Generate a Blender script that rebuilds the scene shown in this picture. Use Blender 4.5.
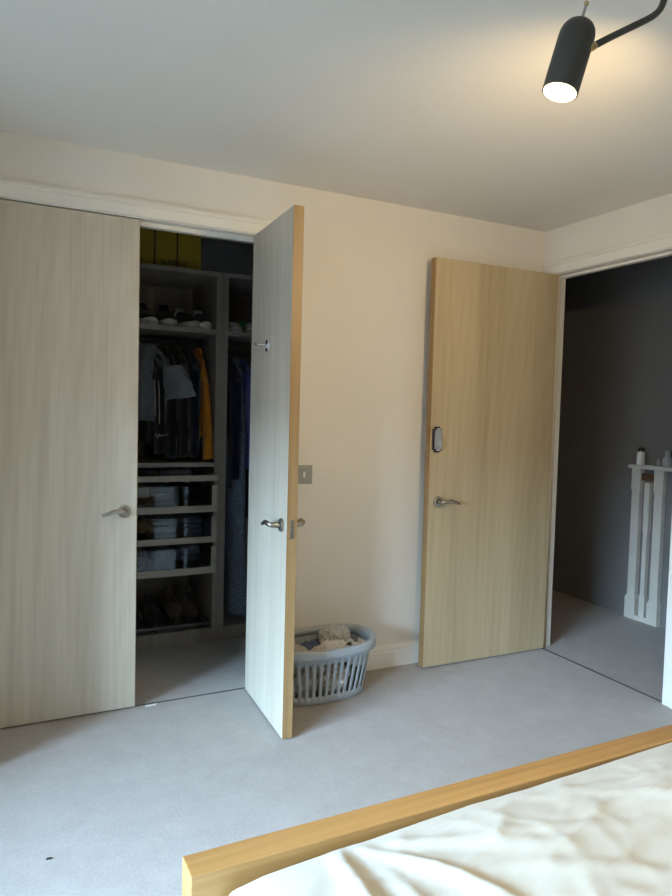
import bpy, bmesh, math, random
from mathutils import Vector, Matrix, noise
random.seed(7)
for o in list(bpy.data.objects): bpy.data.objects.remove(o)
S = bpy.context.scene
C = S.collection
PI = math.pi

# ------------------------------------------------------------------ camera, world, exposure
cam = bpy.data.cameras.new('camera')
cam.sensor_fit = 'AUTO'; cam.sensor_width = 36.0
cam.lens = 682.156 / 896.0 * 36.0
cam.clip_start = 0.02
camo = bpy.data.objects.new('camera', cam); C.objects.link(camo)
def cam_axes(pitch, yaw, roll):
    cz, sz = math.cos(yaw), math.sin(yaw)
    f = Vector((-sz*math.cos(pitch), cz*math.cos(pitch), -math.sin(pitch)))
    r = Vector((cz, sz, 0)); u = r.cross(f)
    c, s = math.cos(roll), math.sin(roll)
    return c*r+s*u, -s*r+c*u, f
cr, cu, cf = cam_axes(0.05311, -0.46497, 0.02613)
CAMP = Vector((-2.638, -2.827, 1.2457))
m = Matrix.Identity(4)
for i in range(3):
    m[i][0] = cr[i]; m[i][1] = cu[i]; m[i][2] = -cf[i]; m[i][3] = CAMP[i]
camo.matrix_world = m
S.camera = camo

S.view_settings.view_transform = 'Standard'
S.view_settings.look = 'None'
S.view_settings.gamma = 1.0
S.view_settings.use_curve_mapping = False
S.view_settings.exposure = 0.0

W = bpy.data.worlds.new('sky'); S.world = W; W.use_nodes = True
nt = W.node_tree; nt.nodes.clear()
out = nt.nodes.new('ShaderNodeOutputWorld'); bg = nt.nodes.new('ShaderNodeBackground')
tc = nt.nodes.new('ShaderNodeTexCoord'); sep = nt.nodes.new('ShaderNodeSeparateXYZ')
ramp = nt.nodes.new('ShaderNodeValToRGB')
ramp.color_ramp.elements[0].position = 0.0; ramp.color_ramp.elements[0].color = (0.52, 0.745, 1.0, 1)
ramp.color_ramp.elements[1].position = 0.9; ramp.color_ramp.elements[1].color = (0.46, 0.69, 1.0, 1)
nt.links.new(tc.outputs['Generated'], sep.inputs[0]); nt.links.new(sep.outputs['Z'], ramp.inputs[0])
nt.links.new(ramp.outputs[0], bg.inputs[0]); nt.links.new(bg.outputs[0], out.inputs[0])
SKY_STRENGTH = 104.0
bg.inputs[1].default_value = SKY_STRENGTH
LAMP_W = 64.0                     # each spot head, watts
LAMP_COL = (1.0, 0.75, 0.40)

# window in the left wall (off frame): y range, z range
WY0, WY1, WZ0, WZ1 = -3.10, -1.05, 0.40, 1.62
XL = -4.40                       # left wall face
pl = bpy.data.lights.new('window_portal', 'AREA'); pl.shape = 'RECTANGLE'
pl.size = WZ1-WZ0; pl.size_y = WY1-WY0
pl.cycles.is_portal = True
plo = bpy.data.objects.new('window_portal', pl); C.objects.link(plo)
plo.location = (XL-0.125, (WY0+WY1)/2, (WZ0+WZ1)/2); plo.rotation_euler = (0, -PI/2, 0)

# ------------------------------------------------------------------ materials
def mat(name, col, rough=0.6, metal=0.0, col2=None, scale=8.0, stretch=(1,1,1), detail=3, bump=0.0, bscale=None, spec=0.5, coords='Object', lo=0.35, hi=0.65, sheen=0.0, **kw):
    M = bpy.data.materials.new(name); M.use_nodes = True
    n = M.node_tree; b = n.nodes['Principled BSDF']
    b.inputs['Base Color'].default_value = (*col, 1); b.inputs['Roughness'].default_value = rough
    b.inputs['Metallic'].default_value = metal; b.inputs['Specular IOR Level'].default_value = spec
    if sheen: b.inputs['Sheen Weight'].default_value = sheen
    for k, v in kw.items(): b.inputs[k].default_value = v
    t = n.nodes.new('ShaderNodeTexCoord'); mp = n.nodes.new('ShaderNodeMapping')
    mp.inputs['Scale'].default_value = stretch
    n.links.new(t.outputs[coords], mp.inputs[0])
    no = n.nodes.new('ShaderNodeTexNoise'); no.inputs['Scale'].default_value = scale; no.inputs['Detail'].default_value = detail
    n.links.new(mp.outputs[0], no.inputs['Vector'])
    if col2 is None: col2 = tuple(c*0.93 for c in col)
    r = n.nodes.new('ShaderNodeValToRGB')
    r.color_ramp.elements[0].position = lo; r.color_ramp.elements[0].color = (*col2, 1)
    r.color_ramp.elements[1].position = hi; r.color_ramp.elements[1].color = (*col, 1)
    n.links.new(no.outputs['Fac'], r.inputs[0]); n.links.new(r.outputs[0], b.inputs['Base Color'])
    if bump:
        nb = n.nodes.new('ShaderNodeTexNoise'); nb.inputs['Scale'].default_value = bscale or scale; nb.inputs['Detail'].default_value = 4
        n.links.new(mp.outputs[0], nb.inputs['Vector'])
        bp = n.nodes.new('ShaderNodeBump'); bp.inputs['Strength'].default_value = bump; bp.inputs['Distance'].default_value = 0.003
        n.links.new(nb.outputs['Fac'], bp.inputs['Height']); n.links.new(bp.outputs[0], b.inputs['Normal'])
    return M

def wood(name, light, dark, axis='z', rough=0.45, fine=1.0, contrast=1.0):
    """veneer: long vertical grain, fine pores and a few cathedral arches"""
    M = bpy.data.materials.new(name); M.use_nodes = True
    n = M.node_tree; b = n.nodes['Principled BSDF']; b.inputs['Roughness'].default_value = rough
    b.inputs['Specular IOR Level'].default_value = 0.35
    L = n.links.new
    t = n.nodes.new('ShaderNodeTexCoord')
    def mapping(s):
        mp = n.nodes.new('ShaderNodeMapping')
        v = {'z': (s[0], s[0], s[1]), 'x': (s[1], s[0], s[0])}[axis]
        mp.inputs['Scale'].default_value = v; L(t.outputs['Object'], mp.inputs[0]); return mp
    m1 = mapping((9.0*fine, 0.55)); m2 = mapping((75.0*fine, 2.2)); m3 = mapping((5.0*fine, 0.8))
    n1 = n.nodes.new('ShaderNodeTexNoise'); n1.inputs['Scale'].default_value = 1; n1.inputs['Detail'].default_value = 5; n1.inputs['Distortion'].default_value = 0.4
    n2 = n.nodes.new('ShaderNodeTexNoise'); n2.inputs['Scale'].default_value = 1; n2.inputs['Detail'].default_value = 3
    w = n.nodes.new('ShaderNodeTexWave'); w.wave_type = 'RINGS'; w.rings_direction = 'Y'
    w.inputs['Scale'].default_value = 1.6; w.inputs['Distortion'].default_value = 5; w.inputs['Detail'].default_value = 3
    L(m1.outputs[0], n1.inputs['Vector']); L(m2.outputs[0], n2.inputs['Vector']); L(m3.outputs[0], w.inputs['Vector'])
    a = n.nodes.new('ShaderNodeMath'); a.operation = 'MULTIPLY_ADD'; a.inputs[1].default_value = 0.36*contrast
    L(n2.outputs['Fac'], a.inputs[0]); L(n1.outputs['Fac'], a.inputs[2])
    a2 = n.nodes.new('ShaderNodeMath'); a2.operation = 'MULTIPLY_ADD'; a2.inputs[1].default_value = 0.06*contrast
    L(w.outputs['Fac'], a2.inputs[0]); L(a.outputs[0], a2.inputs[2])
    r = n.nodes.new('ShaderNodeValToRGB')
    r.color_ramp.elements[0].position = 0.48; r.color_ramp.elements[0].color = (*dark, 1)
    r.color_ramp.elements[1].position = 0.96; r.color_ramp.elements[1].color = (*light, 1)
    L(a2.outputs[0], r.inputs[0]); L(r.outputs[0], b.inputs['Base Color'])
    bp = n.nodes.new('ShaderNodeBump'); bp.inputs['Strength'].default_value = 0.12; bp.inputs['Distance'].default_value = 0.001
    L(n2.outputs['Fac'], bp.inputs['Height']); L(bp.outputs[0], b.inputs['Normal'])
    return M

def emit(name, col, s):
    M = bpy.data.materials.new(name); M.use_nodes = True
    b = M.node_tree.nodes['Principled BSDF']
    b.inputs['Base Color'].default_value = (*col, 1); b.inputs['Emission Color'].default_value = (*col, 1); b.inputs['Emission Strength'].default_value = s
    return M

def glass_mat(name, col, rough=0.02, alpha=0.35):
    """thin pane: mostly see-through with a glossy face"""
    M = bpy.data.materials.new(name); M.use_nodes = True
    n = M.node_tree; n.nodes.clear()
    o = n.nodes.new('ShaderNodeOutputMaterial'); tr = n.nodes.new('ShaderNodeBsdfTransparent'); tr.inputs[0].default_value = (*col, 1)
    g = n.nodes.new('ShaderNodeBsdfGlossy'); g.inputs['Roughness'].default_value = rough; g.inputs[0].default_value = (0.9, 0.95, 1, 1)
    fr = n.nodes.new('ShaderNodeFresnel'); fr.inputs[0].default_value = 1.5
    mx = n.nodes.new('ShaderNodeMixShader')
    n.links.new(fr.outputs[0], mx.inputs[0]); n.links.new(tr.outputs[0], mx.inputs[1]); n.links.new(g.outputs[0], mx.inputs[2])
    n.links.new(mx.outputs[0], o.inputs[0])
    return M

M = {}
M['wall'] = mat('wall_paint', (0.78, 0.73, 0.65), 0.85, col2=(0.765, 0.715, 0.635), scale=3, bump=0.05, bscale=120, spec=0.2)
M['ceiling'] = mat('ceiling_paint', (0.83, 0.775, 0.69), 0.9, col2=(0.815, 0.76, 0.675), scale=2, bump=0.04, bscale=90, spec=0.15)
M['trim'] = mat('trim_gloss', (0.80, 0.76, 0.68), 0.4, col2=(0.78, 0.74, 0.66), scale=5, spec=0.45)
M['closet_wall'] = mat('closet_paint', (0.58, 0.60, 0.62), 0.85, col2=(0.56, 0.58, 0.60), scale=3, spec=0.2)
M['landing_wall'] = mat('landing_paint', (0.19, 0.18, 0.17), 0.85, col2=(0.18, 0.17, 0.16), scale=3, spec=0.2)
M['veneer'] = wood('bleached_oak_veneer', (0.60, 0.54, 0.44), (0.46, 0.40, 0.305), 'z', contrast=1.3)
M['veneer_warm'] = wood('natural_oak_veneer', (0.54, 0.42, 0.255), (0.41, 0.31, 0.178), 'z', contrast=1.3)
M['lipping'] = wood('oak_lipping', (0.40, 0.25, 0.11), (0.26, 0.15, 0.06), 'z', fine=3)
M['oak'] = wood('bed_oak', (0.47, 0.265, 0.092), (0.28, 0.14, 0.042), 'x', fine=1.6, contrast=1.5)
M['oak_v'] = wood('bed_oak_post', (0.47, 0.265, 0.092), (0.30, 0.155, 0.05), 'z', fine=2.2)
M['carcass'] = wood('wardrobe_grey_oak', (0.36, 0.32, 0.27), (0.24, 0.21, 0.175), 'z', contrast=0.7)
M['drawer_front'] = wood('drawer_front_oak', (0.52, 0.46, 0.385), (0.38, 0.335, 0.275), 'x', contrast=0.7)
M['steel'] = mat('brushed_nickel', (0.40, 0.37, 0.33), 0.33, 1.0, scale=60, stretch=(1, 8, 1), bump=0.03)
M['plate'] = mat('brushed_plate', (0.42, 0.38, 0.31), 0.38, 1.0, scale=80, stretch=(12, 1, 1))
M['chrome'] = mat('chrome', (0.75, 0.75, 0.75), 0.12, 1.0)
M['black'] = mat('black_metal', (0.040, 0.037, 0.031), 0.5, 0.0, scale=30, spec=0.5)
M['satin'] = mat('satin_chrome', (0.85, 0.85, 0.84), 0.35, 0.6)
M['brass'] = mat('aged_brass', (0.5, 0.36, 0.16), 0.3, 1.0)
M['darkrail'] = mat('dark_grey_metal', (0.10, 0.105, 0.115), 0.45, 0.6)
M['white_plastic'] = mat('white_plastic', (0.8, 0.8, 0.78), 0.4)
M['grey_plastic'] = mat('grey_plastic', (0.33, 0.35, 0.37), 0.4)
M['silver_plastic'] = mat('silver_plastic', (0.42, 0.43, 0.44), 0.35, 0.5)
M['black_plastic'] = mat('black_plastic', (0.015, 0.015, 0.017), 0.4)
M['basket'] = mat('grey_blue_plastic', (0.40, 0.44, 0.465), 0.45, col2=(0.385, 0.425, 0.45), scale=12)
M['white_paint'] = mat('white_woodwork', (0.62, 0.58, 0.50), 0.45, scale=6)
M['lens'] = emit('lamp_lens', (1.0, 0.80, 0.48), 14.0)
M['smoke_glass'] = glass_mat('smoked_drawer_glass', (0.62, 0.66, 0.70))
M['clear_glass'] = glass_mat('window_glass', (0.96, 0.98, 0.98))
M['grass'] = mat('tarmac', (0.07, 0.07, 0.065), 0.9, col2=(0.055, 0.055, 0.05), scale=2)

def carpet(name, a, b):
    Mx = bpy.data.materials.new(name); Mx.use_nodes = True
    n = Mx.node_tree; bs = n.nodes['Principled BSDF']; bs.inputs['Roughness'].default_value = 0.95; bs.inputs['Specular IOR Level'].default_value = 0.1
    bs.inputs['Sheen Weight'].default_value = 0.15
    L = n.links.new
    t = n.nodes.new('ShaderNodeTexCoord')
    n1 = n.nodes.new('ShaderNodeTexNoise'); n1.inputs['Scale'].default_value = 130; n1.inputs['Detail'].default_value = 3
    n2 = n.nodes.new('ShaderNodeTexNoise'); n2.inputs['Scale'].default_value = 9; n2.inputs['Detail'].default_value = 6; n2.inputs['Roughness'].default_value = 0.7
    n3 = n.nodes.new('ShaderNodeTexVoronoi'); n3.inputs['Scale'].default_value = 420
    L(t.outputs['Object'], n1.inputs['Vector']); L(t.outputs['Object'], n2.inputs['Vector']); L(t.outputs['Object'], n3.inputs['Vector'])
    a1 = n.nodes.new('ShaderNodeMath'); a1.operation = 'MULTIPLY_ADD'; a1.inputs[1].default_value = 0.55; L(n2.outputs['Fac'], a1.inputs[0])
    a0 = n.nodes.new('ShaderNodeMath'); a0.operation = 'MULTIPLY'; a0.inputs[1].default_value = 0.6; L(n1.outputs['Fac'], a0.inputs[0]); L(a0.outputs[0], a1.inputs[2])
    r = n.nodes.new('ShaderNodeValToRGB'); r.color_ramp.elements[0].position = 0.4; r.color_ramp.elements[0].color = (*b, 1)
    r.color_ramp.elements[1].position = 0.75; r.color_ramp.elements[1].color = (*a, 1)
    L(a1.outputs[0], r.inputs[0]); L(r.outputs[0], bs.inputs['Base Color'])
    bp = n.nodes.new('ShaderNodeBump'); bp.inputs['Strength'].default_value = 0.2; bp.inputs['Distance'].default_value = 0.002
    L(n3.outputs['Distance'], bp.inputs['Height']); L(bp.outputs[0], bs.inputs['Normal'])
    return Mx
M['carpet'] = carpet('grey_beige_carpet', (0.44, 0.395, 0.355), (0.35, 0.31, 0.275))

def fabric(name, a, b=None, scale=40, bump=0.25, **k):
    return mat(name, a, 0.9, col2=b or tuple(c*0.8 for c in a), scale=scale, bump=bump, bscale=scale*4, spec=0.15, sheen=0.2, **k)

# ------------------------------------------------------------------ geometry helpers
def finish(bm, smooth=False, bevel=0.0, seg=2):
    if bevel:
        bmesh.ops.bevel(bm, geom=[e for e in bm.edges], offset=bevel, segments=seg, profile=0.5, affect='EDGES')
    bmesh.ops.recalc_face_normals(bm, faces=bm.faces)
    if smooth:
        for f in bm.faces: f.smooth = True
    return bm
def box(bm, x0, x1, y0, y1, z0, z1):
    vs = [bm.verts.new(p) for p in ((x0,y0,z0),(x1,y0,z0),(x1,y1,z0),(x0,y1,z0),(x0,y0,z1),(x1,y0,z1),(x1,y1,z1),(x0,y1,z1))]
    for f in ((0,3,2,1),(4,5,6,7),(0,1,5,4),(1,2,6,5),(2,3,7,6),(3,0,4,7)): bm.faces.new([vs[i] for i in f])
    return bm
def obj(name, bm, material, parent=None, loc=None, rot=None, smooth=False):
    me = bpy.data.meshes.new(name)
    bmesh.ops.recalc_face_normals(bm, faces=bm.faces)
    if smooth:
        for f in bm.faces: f.smooth = True
    bm.to_mesh(me); bm.free()
    me.materials.append(material if not isinstance(material, str) else M[material])
    o = bpy.data.objects.new(name, me); C.objects.link(o)
    if parent is not None: o.parent = parent
    if loc is not None: o.location = loc
    if rot is not None: o.rotation_euler = rot
    return o
def bx(name, d, material, parent=None, bevel=0.0, seg=2, **k):
    bm = bmesh.new(); box(bm, *d)
    if bevel: finish(bm, False, bevel, seg)
    return obj(name, bm, material, parent, **k)
def tag(o, label=None, cat=None, group=None, kind=None):
    if label: o['label'] = label
    if cat: o['category'] = cat
    if group: o['group'] = group
    if kind: o['kind'] = kind
    return o
def struct(name, bm, material, label=None, cat=None, **k):
    o = obj(name, bm, material, **k); o['kind'] = 'structure'
    tag(o, label, cat)
    return o
def empty(name, loc=(0,0,0), rotz=0.0, label=None, cat=None, group=None):
    o = bpy.data.objects.new(name, None); C.objects.link(o); o.location = loc; o.rotation_euler = (0,0,rotz)
    o.empty_display_size = 0.05
    return tag(o, label, cat, group)
def tube(bm, pts, radii, n=12, cap=True, squash=None):
    """sweep circles along pts; radii scalar or list"""
    pts = [Vector(p) for p in pts]
    if not isinstance(radii, (list, tuple)): radii = [radii]*len(pts)
    rings = []; up = Vector((0.013, 0.021, 1.0))
    for i, p in enumerate(pts):
        t = (pts[min(i+1, len(pts)-1)] - pts[max(i-1, 0)]).normalized()
        a = t.cross(up)
        if a.length < 0.05: a = t.cross(Vector((1, 0.1, 0)))
        a.normalize(); b = a.cross(t).normalized()
        sx, sy = squash if squash else (1, 1)
        rings.append([bm.verts.new(p + radii[i]*(math.cos(2*PI*k/n)*a*sx + math.sin(2*PI*k/n)*b*sy)) for k in range(n)])
    for i in range(len(rings)-1):
        for k in range(n):
            bm.faces.new((rings[i][k], rings[i][(k+1)%n], rings[i+1][(k+1)%n], rings[i+1][k]))
    if cap:
        bm.faces.new(rings[0][::-1]); bm.faces.new(rings[-1])
    return bm
def bez(p0, p1, p2, p3, n=10):
    p0, p1, p2, p3 = map(Vector, (p0, p1, p2, p3)); r = []
    for i in range(n+1):
        t = i/n; r.append((1-t)**3*p0 + 3*(1-t)**2*t*p1 + 3*(1-t)*t*t*p2 + t**3*p3)
    return r
def prism(bm, poly, axis, a0, a1):
    """extrude a 2D polygon; axis 'x': poly=(y,z); 'y': (x,z); 'z': (x,y)"""
    def P(p, a):
        return {'x': (a, p[0], p[1]), 'y': (p[0], a, p[1]), 'z': (p[0], p[1], a)}[axis]
    A = [bm.verts.new(P(p, a0)) for p in poly]; B = [bm.verts.new(P(p, a1)) for p in poly]
    k = len(poly)
    for i in range(k): bm.faces.new((A[i], A[(i+1)%k], B[(i+1)%k], B[i]))
    bm.faces.new(A[::-1]); bm.faces.new(B)
    return bm
def loft(bm, rings, cap=True, closed=True):
    R_ = [[bm.verts.new(p) for p in r] for r in rings]; n = len(R_[0])
    for i in range(len(R_)-1):
        for k in range(n if closed else n-1):
            bm.faces.new((R_[i][k], R_[i][(k+1)%n], R_[i+1][(k+1)%n], R_[i+1][k]))
    if cap: bm.faces.new(R_[0][::-1]); bm.faces.new(R_[-1])
    return R_
def lathe(bm, prof, n=24):
    """prof = [(r, z)] revolved about z"""
    return loft(bm, [[(r*math.cos(2*PI*k/n), r*math.sin(2*PI*k/n), z) for k in range(n)] for r, z in prof])
def lerp(pts, x):
    if x <= pts[0][0]: return pts[0][1]
    for (a, u), (b, v) in zip(pts, pts[1:]):
        if x <= b: return u + (v-u)*(x-a)/(b-a)
    return pts[-1][1]

# ------------------------------------------------------------------ the setting
H = 2.2348
PX = -2.73                      # pier beside the closet; the room widens into a bay in front of it
YF = -4.3                       # wall behind the camera
LX = 0.97                       # landing's far wall
bm = bmesh.new(); box(bm, XL-0.12, LX+0.12, YF-0.12, 1.9, -0.06, 0.0)
struct('floor', bm, 'carpet', 'grey beige short pile carpet across bedroom, closet and landing', 'carpet')
bm = bmesh.new(); box(bm, XL-0.12, LX+0.12, YF-0.12, 1.9, H, H+0.08)
struct('ceiling', bm, 'ceiling', 'plain off white painted ceiling above the bedroom', 'ceiling')
CX0, CX1, CZ = -2.632, -1.600, 1.994       # closet opening inside its lining
bm = bmesh.new()
box(bm, PX-.12, CX0-0.03, 0, 0.10, 0, H); box(bm, CX0-0.03, CX1+0.03, 0, 0.10, CZ+0.03, H); box(bm, CX1+0.03, 0, 0, 0.10, 0, H)
struct('wall_back', bm, 'wall', 'cream painted wall with the closet opening', 'wall')
DY0, DY1, DZ = -0.850, -0.0745, 1.994      # bedroom doorway inside its lining
bm = bmesh.new()
box(bm, 0, 0.085, DY1+0.03, 1.9, 0, H); box(bm, 0, 0.085, DY0-0.03, DY1+0.03, DZ+0.03, H); box(bm, 0, 0.085, YF, DY0-0.03, 0, H)
struct('wall_right', bm, 'wall', 'cream painted wall with the bedroom doorway', 'wall')
bm = bmesh.new()
box(bm, XL-0.12, XL, YF, WY0, 0, H); box(bm, XL-0.12, XL, WY1, 0, 0, H)
box(bm, XL-0.12, XL, WY0, WY1, 0, WZ0); box(bm, XL-0.12, XL, WY0, WY1, WZ1, H)
struct('wall_left', bm, 'wall')
bm = bmesh.new(); box(bm, XL-0.12, LX+0.12, YF-0.12, YF, 0, H); struct('wall_front', bm, 'wall')
bm = bmesh.new(); box(bm, XL, PX, -0.34, 0, 0, H); struct('wall_pier', bm, 'wall')
bm = bmesh.new(); box(bm, -2.85, -0.78, 1.20, 1.30, 0, H); struct('wall_closet_back', bm, 'closet_wall', 'dark blue grey wall at the back of the closet', 'wall')
bm = bmesh.new(); box(bm, -0.88, -0.78, 0.10, 1.20, 0, H); struct('wall_closet_side', bm, 'closet_wall')
bm = bmesh.new(); box(bm, -2.85, PX, 0.10, 1.20, 0, H); struct('wall_closet_left', bm, 'closet_wall')
bm = bmesh.new(); box(bm, LX, LX+0.12, YF, 1.9, 0, H); struct('wall_landing', bm, 'landing_wall', 'dark grey landing wall beyond the doorway', 'wall')
bm = bmesh.new(); box(bm, 0.085, LX, 1.80, 1.90, 0, H); struct('wall_landing_end', bm, 'landing_wall')
# ground outside the window, plus an added skyline blocker
bm = bmesh.new(); box(bm, -40, XL-0.13, -30, 30, -2.75, -2.7); struct('ground', bm, 'grass')

bm = bmesh.new(); prism(bm, [(-16.5, -2.7), (-12, -2.7), (-12, 1.2), (-14.2, 2.6), (-16.5, 1.2)], 'y', -24, 24); struct('skyline_blocker', bm, mat('blocker_brown', (0.16, 0.12, 0.10), .9, scale=3))  # unseen block added to cut low sky light through the window
# window (left wall, off frame)
win = empty('window_1', (XL-0.06, (WY0+WY1)/2, WZ0)); win['kind'] = 'structure'
wy = (WY1-WY0)/2; wh = WZ1-WZ0
for nm, d in (('window_frame', (-.03,.03,-wy,wy,0,.05)), ('window_frame', (-.03,.03,-wy,wy,wh-.05,wh)), ('window_frame', (-.03,.03,-wy,-wy+.05,.05,wh-.05)),
              ('window_frame', (-.03,.03,wy-.05,wy,.05,wh-.05)), ('mullion', (-.025,.025,-.03,.03,.05,wh-.05))):
    bx(nm, d, 'trim', win)
bx('pane', (-.004,.004,-wy+.05,-.03,.05,wh-.05), 'clear_glass', win); bx('pane', (-.004,.004,.03,wy-.05,.05,wh-.05), 'clear_glass', win)
bx('window_sill', (.06,.16,-wy-.04,wy+.04,-.025,0), 'trim', win)

# linings and architraves
def arch_profile(w, t):     # across-width u (0 = opening side), thickness v
    return [(0, 0), (0, t*.55), (.004, t*.62), (w*.60, t*.72), (w*.64, t*.95), (w*.70, t), (w*.80, t), (w*.84, t*.8), (w*.90, t*.8), (w*.95, t*.6), (w, t*.55), (w, 0)]
tcount = [0]
def trim(bm, label=None, cat='trim', material='trim'):
    tcount[0] += 1
    return struct('trim_%d' % tcount[0], bm, material, label, cat if label else None)
AW, AT = 0.068, 0.020
bm = bmesh.new()            # closet lining: sides and head in one carcase, with a stop behind the doors
box(bm, CX0-0.03, CX0-.0005, 0, 0.10, 0, CZ+.03); box(bm, CX1+.0005, CX1+0.03, 0, 0.10, 0, CZ+.03); box(bm, CX0-.0005, CX1+.0005, 0, 0.10, CZ, CZ+.03)
box(bm, CX0, CX1, 0.045, 0.075, CZ-0.018, CZ)
trim(bm, 'cream painted lining inside the closet opening')
bm = bmesh.new(); prism(bm, [(-v, CZ+.004+u) for u, v in arch_profile(AW, AT)], 'x', CX0-AW-.004, CX1+AW+.004)
trim(bm, 'moulded cream architrave across the top of the closet')
bm = bmesh.new(); prism(bm, [(CX1+.004+u, -v) for u, v in arch_profile(AW, AT)], 'z', 0, CZ+.004)
trim(bm, 'moulded cream architrave down the right side of the closet')
bm = bmesh.new(); prism(bm, [(CX0-.004-u, -v) for u, v in arch_profile(AW, AT)], 'z', 0, CZ+.004)
trim(bm)
bm = bmesh.new()            # doorway lining
box(bm, 0, 0.085, DY1+.0005, DY1+0.03, 0, DZ+.03); box(bm, 0, 0.085, DY0-.03, DY0-.0005, 0, DZ+.03); box(bm, 0, 0.085, DY0-.0005, DY1+.0005, DZ, DZ+.03)
box(bm, 0.045, 0.075, DY1-.012, DY1, 0, DZ); box(bm, 0.045, 0.075, DY0, DY0+.012, 0, DZ); box(bm, 0.045, 0.075, DY0+.012, DY1-.012, DZ-.012, DZ)
trim(bm, 'cream painted lining and stop inside the bedroom doorway')
bm = bmesh.new(); prism(bm, [(-v, DZ+.004+u) for u, v in arch_profile(AW, AT)], 'y', DY0-AW-.004, -0.001)
trim(bm, 'moulded cream architrave across the top of the bedroom doorway')
bm = bmesh.new(); prism(bm, [(-v, DY1+.004+u) for u, v in arch_profile(AW, AT)], 'z', 0, DZ+.004)
trim(bm, 'moulded cream architrave beside the bedroom door hinges')
bm = bmesh.new(); prism(bm, [(-v, DY0-.004-u) for u, v in arch_profile(AW, AT)], 'z', 0, DZ+.004)
trim(bm, 'moulded cream architrave at the right edge of the doorway')
SK = [(0, 0), (-.016, 0), (-.016, .075), (-.013, .080), (-.013, .092), (-.009, .100), (-.005, .106), (0, .108)]
bm = bmesh.new(); prism(bm, SK, 'x', CX1+AW+.005, -.002); struct('baseboard_back', bm, 'trim', 'cream moulded skirting board behind the laundry basket', 'skirting')
bm = bmesh.new(); prism(bm, SK, 'y', YF, DY0-AW-.005); struct('baseboard_right', bm, 'trim')
bm = bmesh.new(); prism(bm, [(XL-a, z) for a, z in SK], 'y', YF, -.341); struct('baseboard_left', bm, 'trim')
# dark carpet joints under both doorways
M['joint'] = mat('carpet_joint', (0.09, 0.08, 0.07), 0.8)
bm = bmesh.new(); box(bm, CX0, CX1, 0.014, 0.022, 0, 0.002); trim(bm, 'dark carpet join line across the closet opening', 'carpet join', 'joint')
bm = bmesh.new(); box(bm, 0.0, 0.009, DY0, DY1, 0, 0.002); trim(bm, 'dark carpet join line across the bedroom doorway', 'carpet join', 'joint')

# ------------------------------------------------------------------ doors
def lever(parent, x, y, z, face, toward):
    """round rose on a door face with a wavy lever; face = +-1 local y side, toward = +-1 local x"""
    bm = bmesh.new()
    tube(bm, [(x, y, z), (x, y+face*.004, z), (x, y+face*.008, z), (x, y+face*.010, z)], [.026, .026, .0245, .021], 24)
    rose = obj('handle_rose', bm, 'steel', parent, smooth=False)
    bm = bmesh.new()
    p = bez((x, y+face*.008, z), (x, y+face*.045, z), (x, y+face*.052, z+.006), (x+toward*.035, y+face*.052, z+.008), 8)
    p += bez((x+toward*.035, y+face*.052, z+.008), (x+toward*.055, y+face*.052, z+.010), (x+toward*.068, y+face*.053, z-.004), (x+toward*.094, y+face*.050, z-.007), 8)[1:]
    rr = [.010]*5+[.0095]*4+[.009, .0085, .008, .0078, .0075, .007, .006, .005]
    tube(bm, p, rr[:len(p)], 12)
    obj('lever', bm, 'steel', rose, smooth=True)
    return rose
def door(name, loc, rot, w, t0, t1, label, veneer='veneer'):
    """leaf from local x=-w to 0, local y t0..t1"""
    root = empty(name, loc, rot, label, 'door'); root['kind'] = 'structure'
    z0, z1 = .008, 1.989
    bm = bmesh.new(); box(bm, -w+.002, -.002, t0, t1, z0, z1); obj('door_leaf', bm, veneer, root)
    for x0, x1 in ((-w, -w+.002), (-.002, -.0)):
        bm = bmesh.new(); box(bm, x0, x1, t0+.0003, t1-.0003, z0, z1)
        e = [e for e in bm.edges if abs(e.verts[0].co.z-e.verts[1].co.z) > 1 and abs(e.verts[0].co.x-(x0 if x0 < -.1 else x1)) < 1e-5]
        bmesh.ops.bevel(bm, geom=e, offset=.0008, segments=2, affect='EDGES')
        obj('oak_lipping', bm, 'lipping', root)
    return root
# left closet door, shut: hinged on its left edge
d1 = door('door_1', (-2.118, 0.0, 0), 0.0, 0.511, 0.001, 0.041, 'pale oak closet door standing shut at the left edge')
lever(d1, -.050, .001, .822, -1, -1); lever(d1, -.050, .041, .822, 1, -1)
# right closet door, open towards the camera
d2 = door('door_2', (-1.602, -0.001, 0), math.radians(86.95), 0.509, 0.0, 0.040, 'pale oak closet door swung open with orange oak edge')
lever(d2, -.452, .040, .812, 1, 1); lever(d2, -.452, 0, .812, -1, 1)
bm = bmesh.new(); box(bm, -.5105, -.5085, .012, .028, .770, .842); finish(bm, bevel=.0006); lp = obj('latch_plate', bm, 'steel', d2)
bm = bmesh.new(); tube(bm, [(-.5145, .02, .812), (-.510, .02, .812)], .006, 10); obj('latch_bolt', bm, 'steel', lp)
bm = bmesh.new(); tube(bm, [(-.5112, .02, .780), (-.510, .02, .780)], .003, 8); obj('latch_screw', bm, 'black', lp)
# coat hook on the inner face
bm = bmesh.new(); tube(bm, [(-.236, .040, 1.502), (-.236, .043, 1.502), (-.236, .046, 1.502)], [.023, .023, .019], 20); hk = obj('hook_plate', bm, 'satin', d2)
bm = bmesh.new(); tube(bm, bez((-.236, .044, 1.505), (-.236, .075, 1.503), (-.222, .085, 1.505), (-.205, .082, 1.512), 8), [.006, .006, .0055, .005, .005, .005, .005, .006, .0065], 10); obj('hook', bm, 'chrome', hk, smooth=True)
for z in (1.517, 1.487):
    bm = bmesh.new(); tube(bm, [(-.238, .045, z), (-.238, .050, z)], [.0085, .007], 12); obj('hook_cap', bm, 'black_plastic', hk)
for z in (.25, 1.0, 1.75):
    bm = bmesh.new(); tube(bm, [(.004, -.004, z-.045), (.004, -.004, z+.045)], .005, 10); obj('hinge', bm, 'steel', d2)
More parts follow.
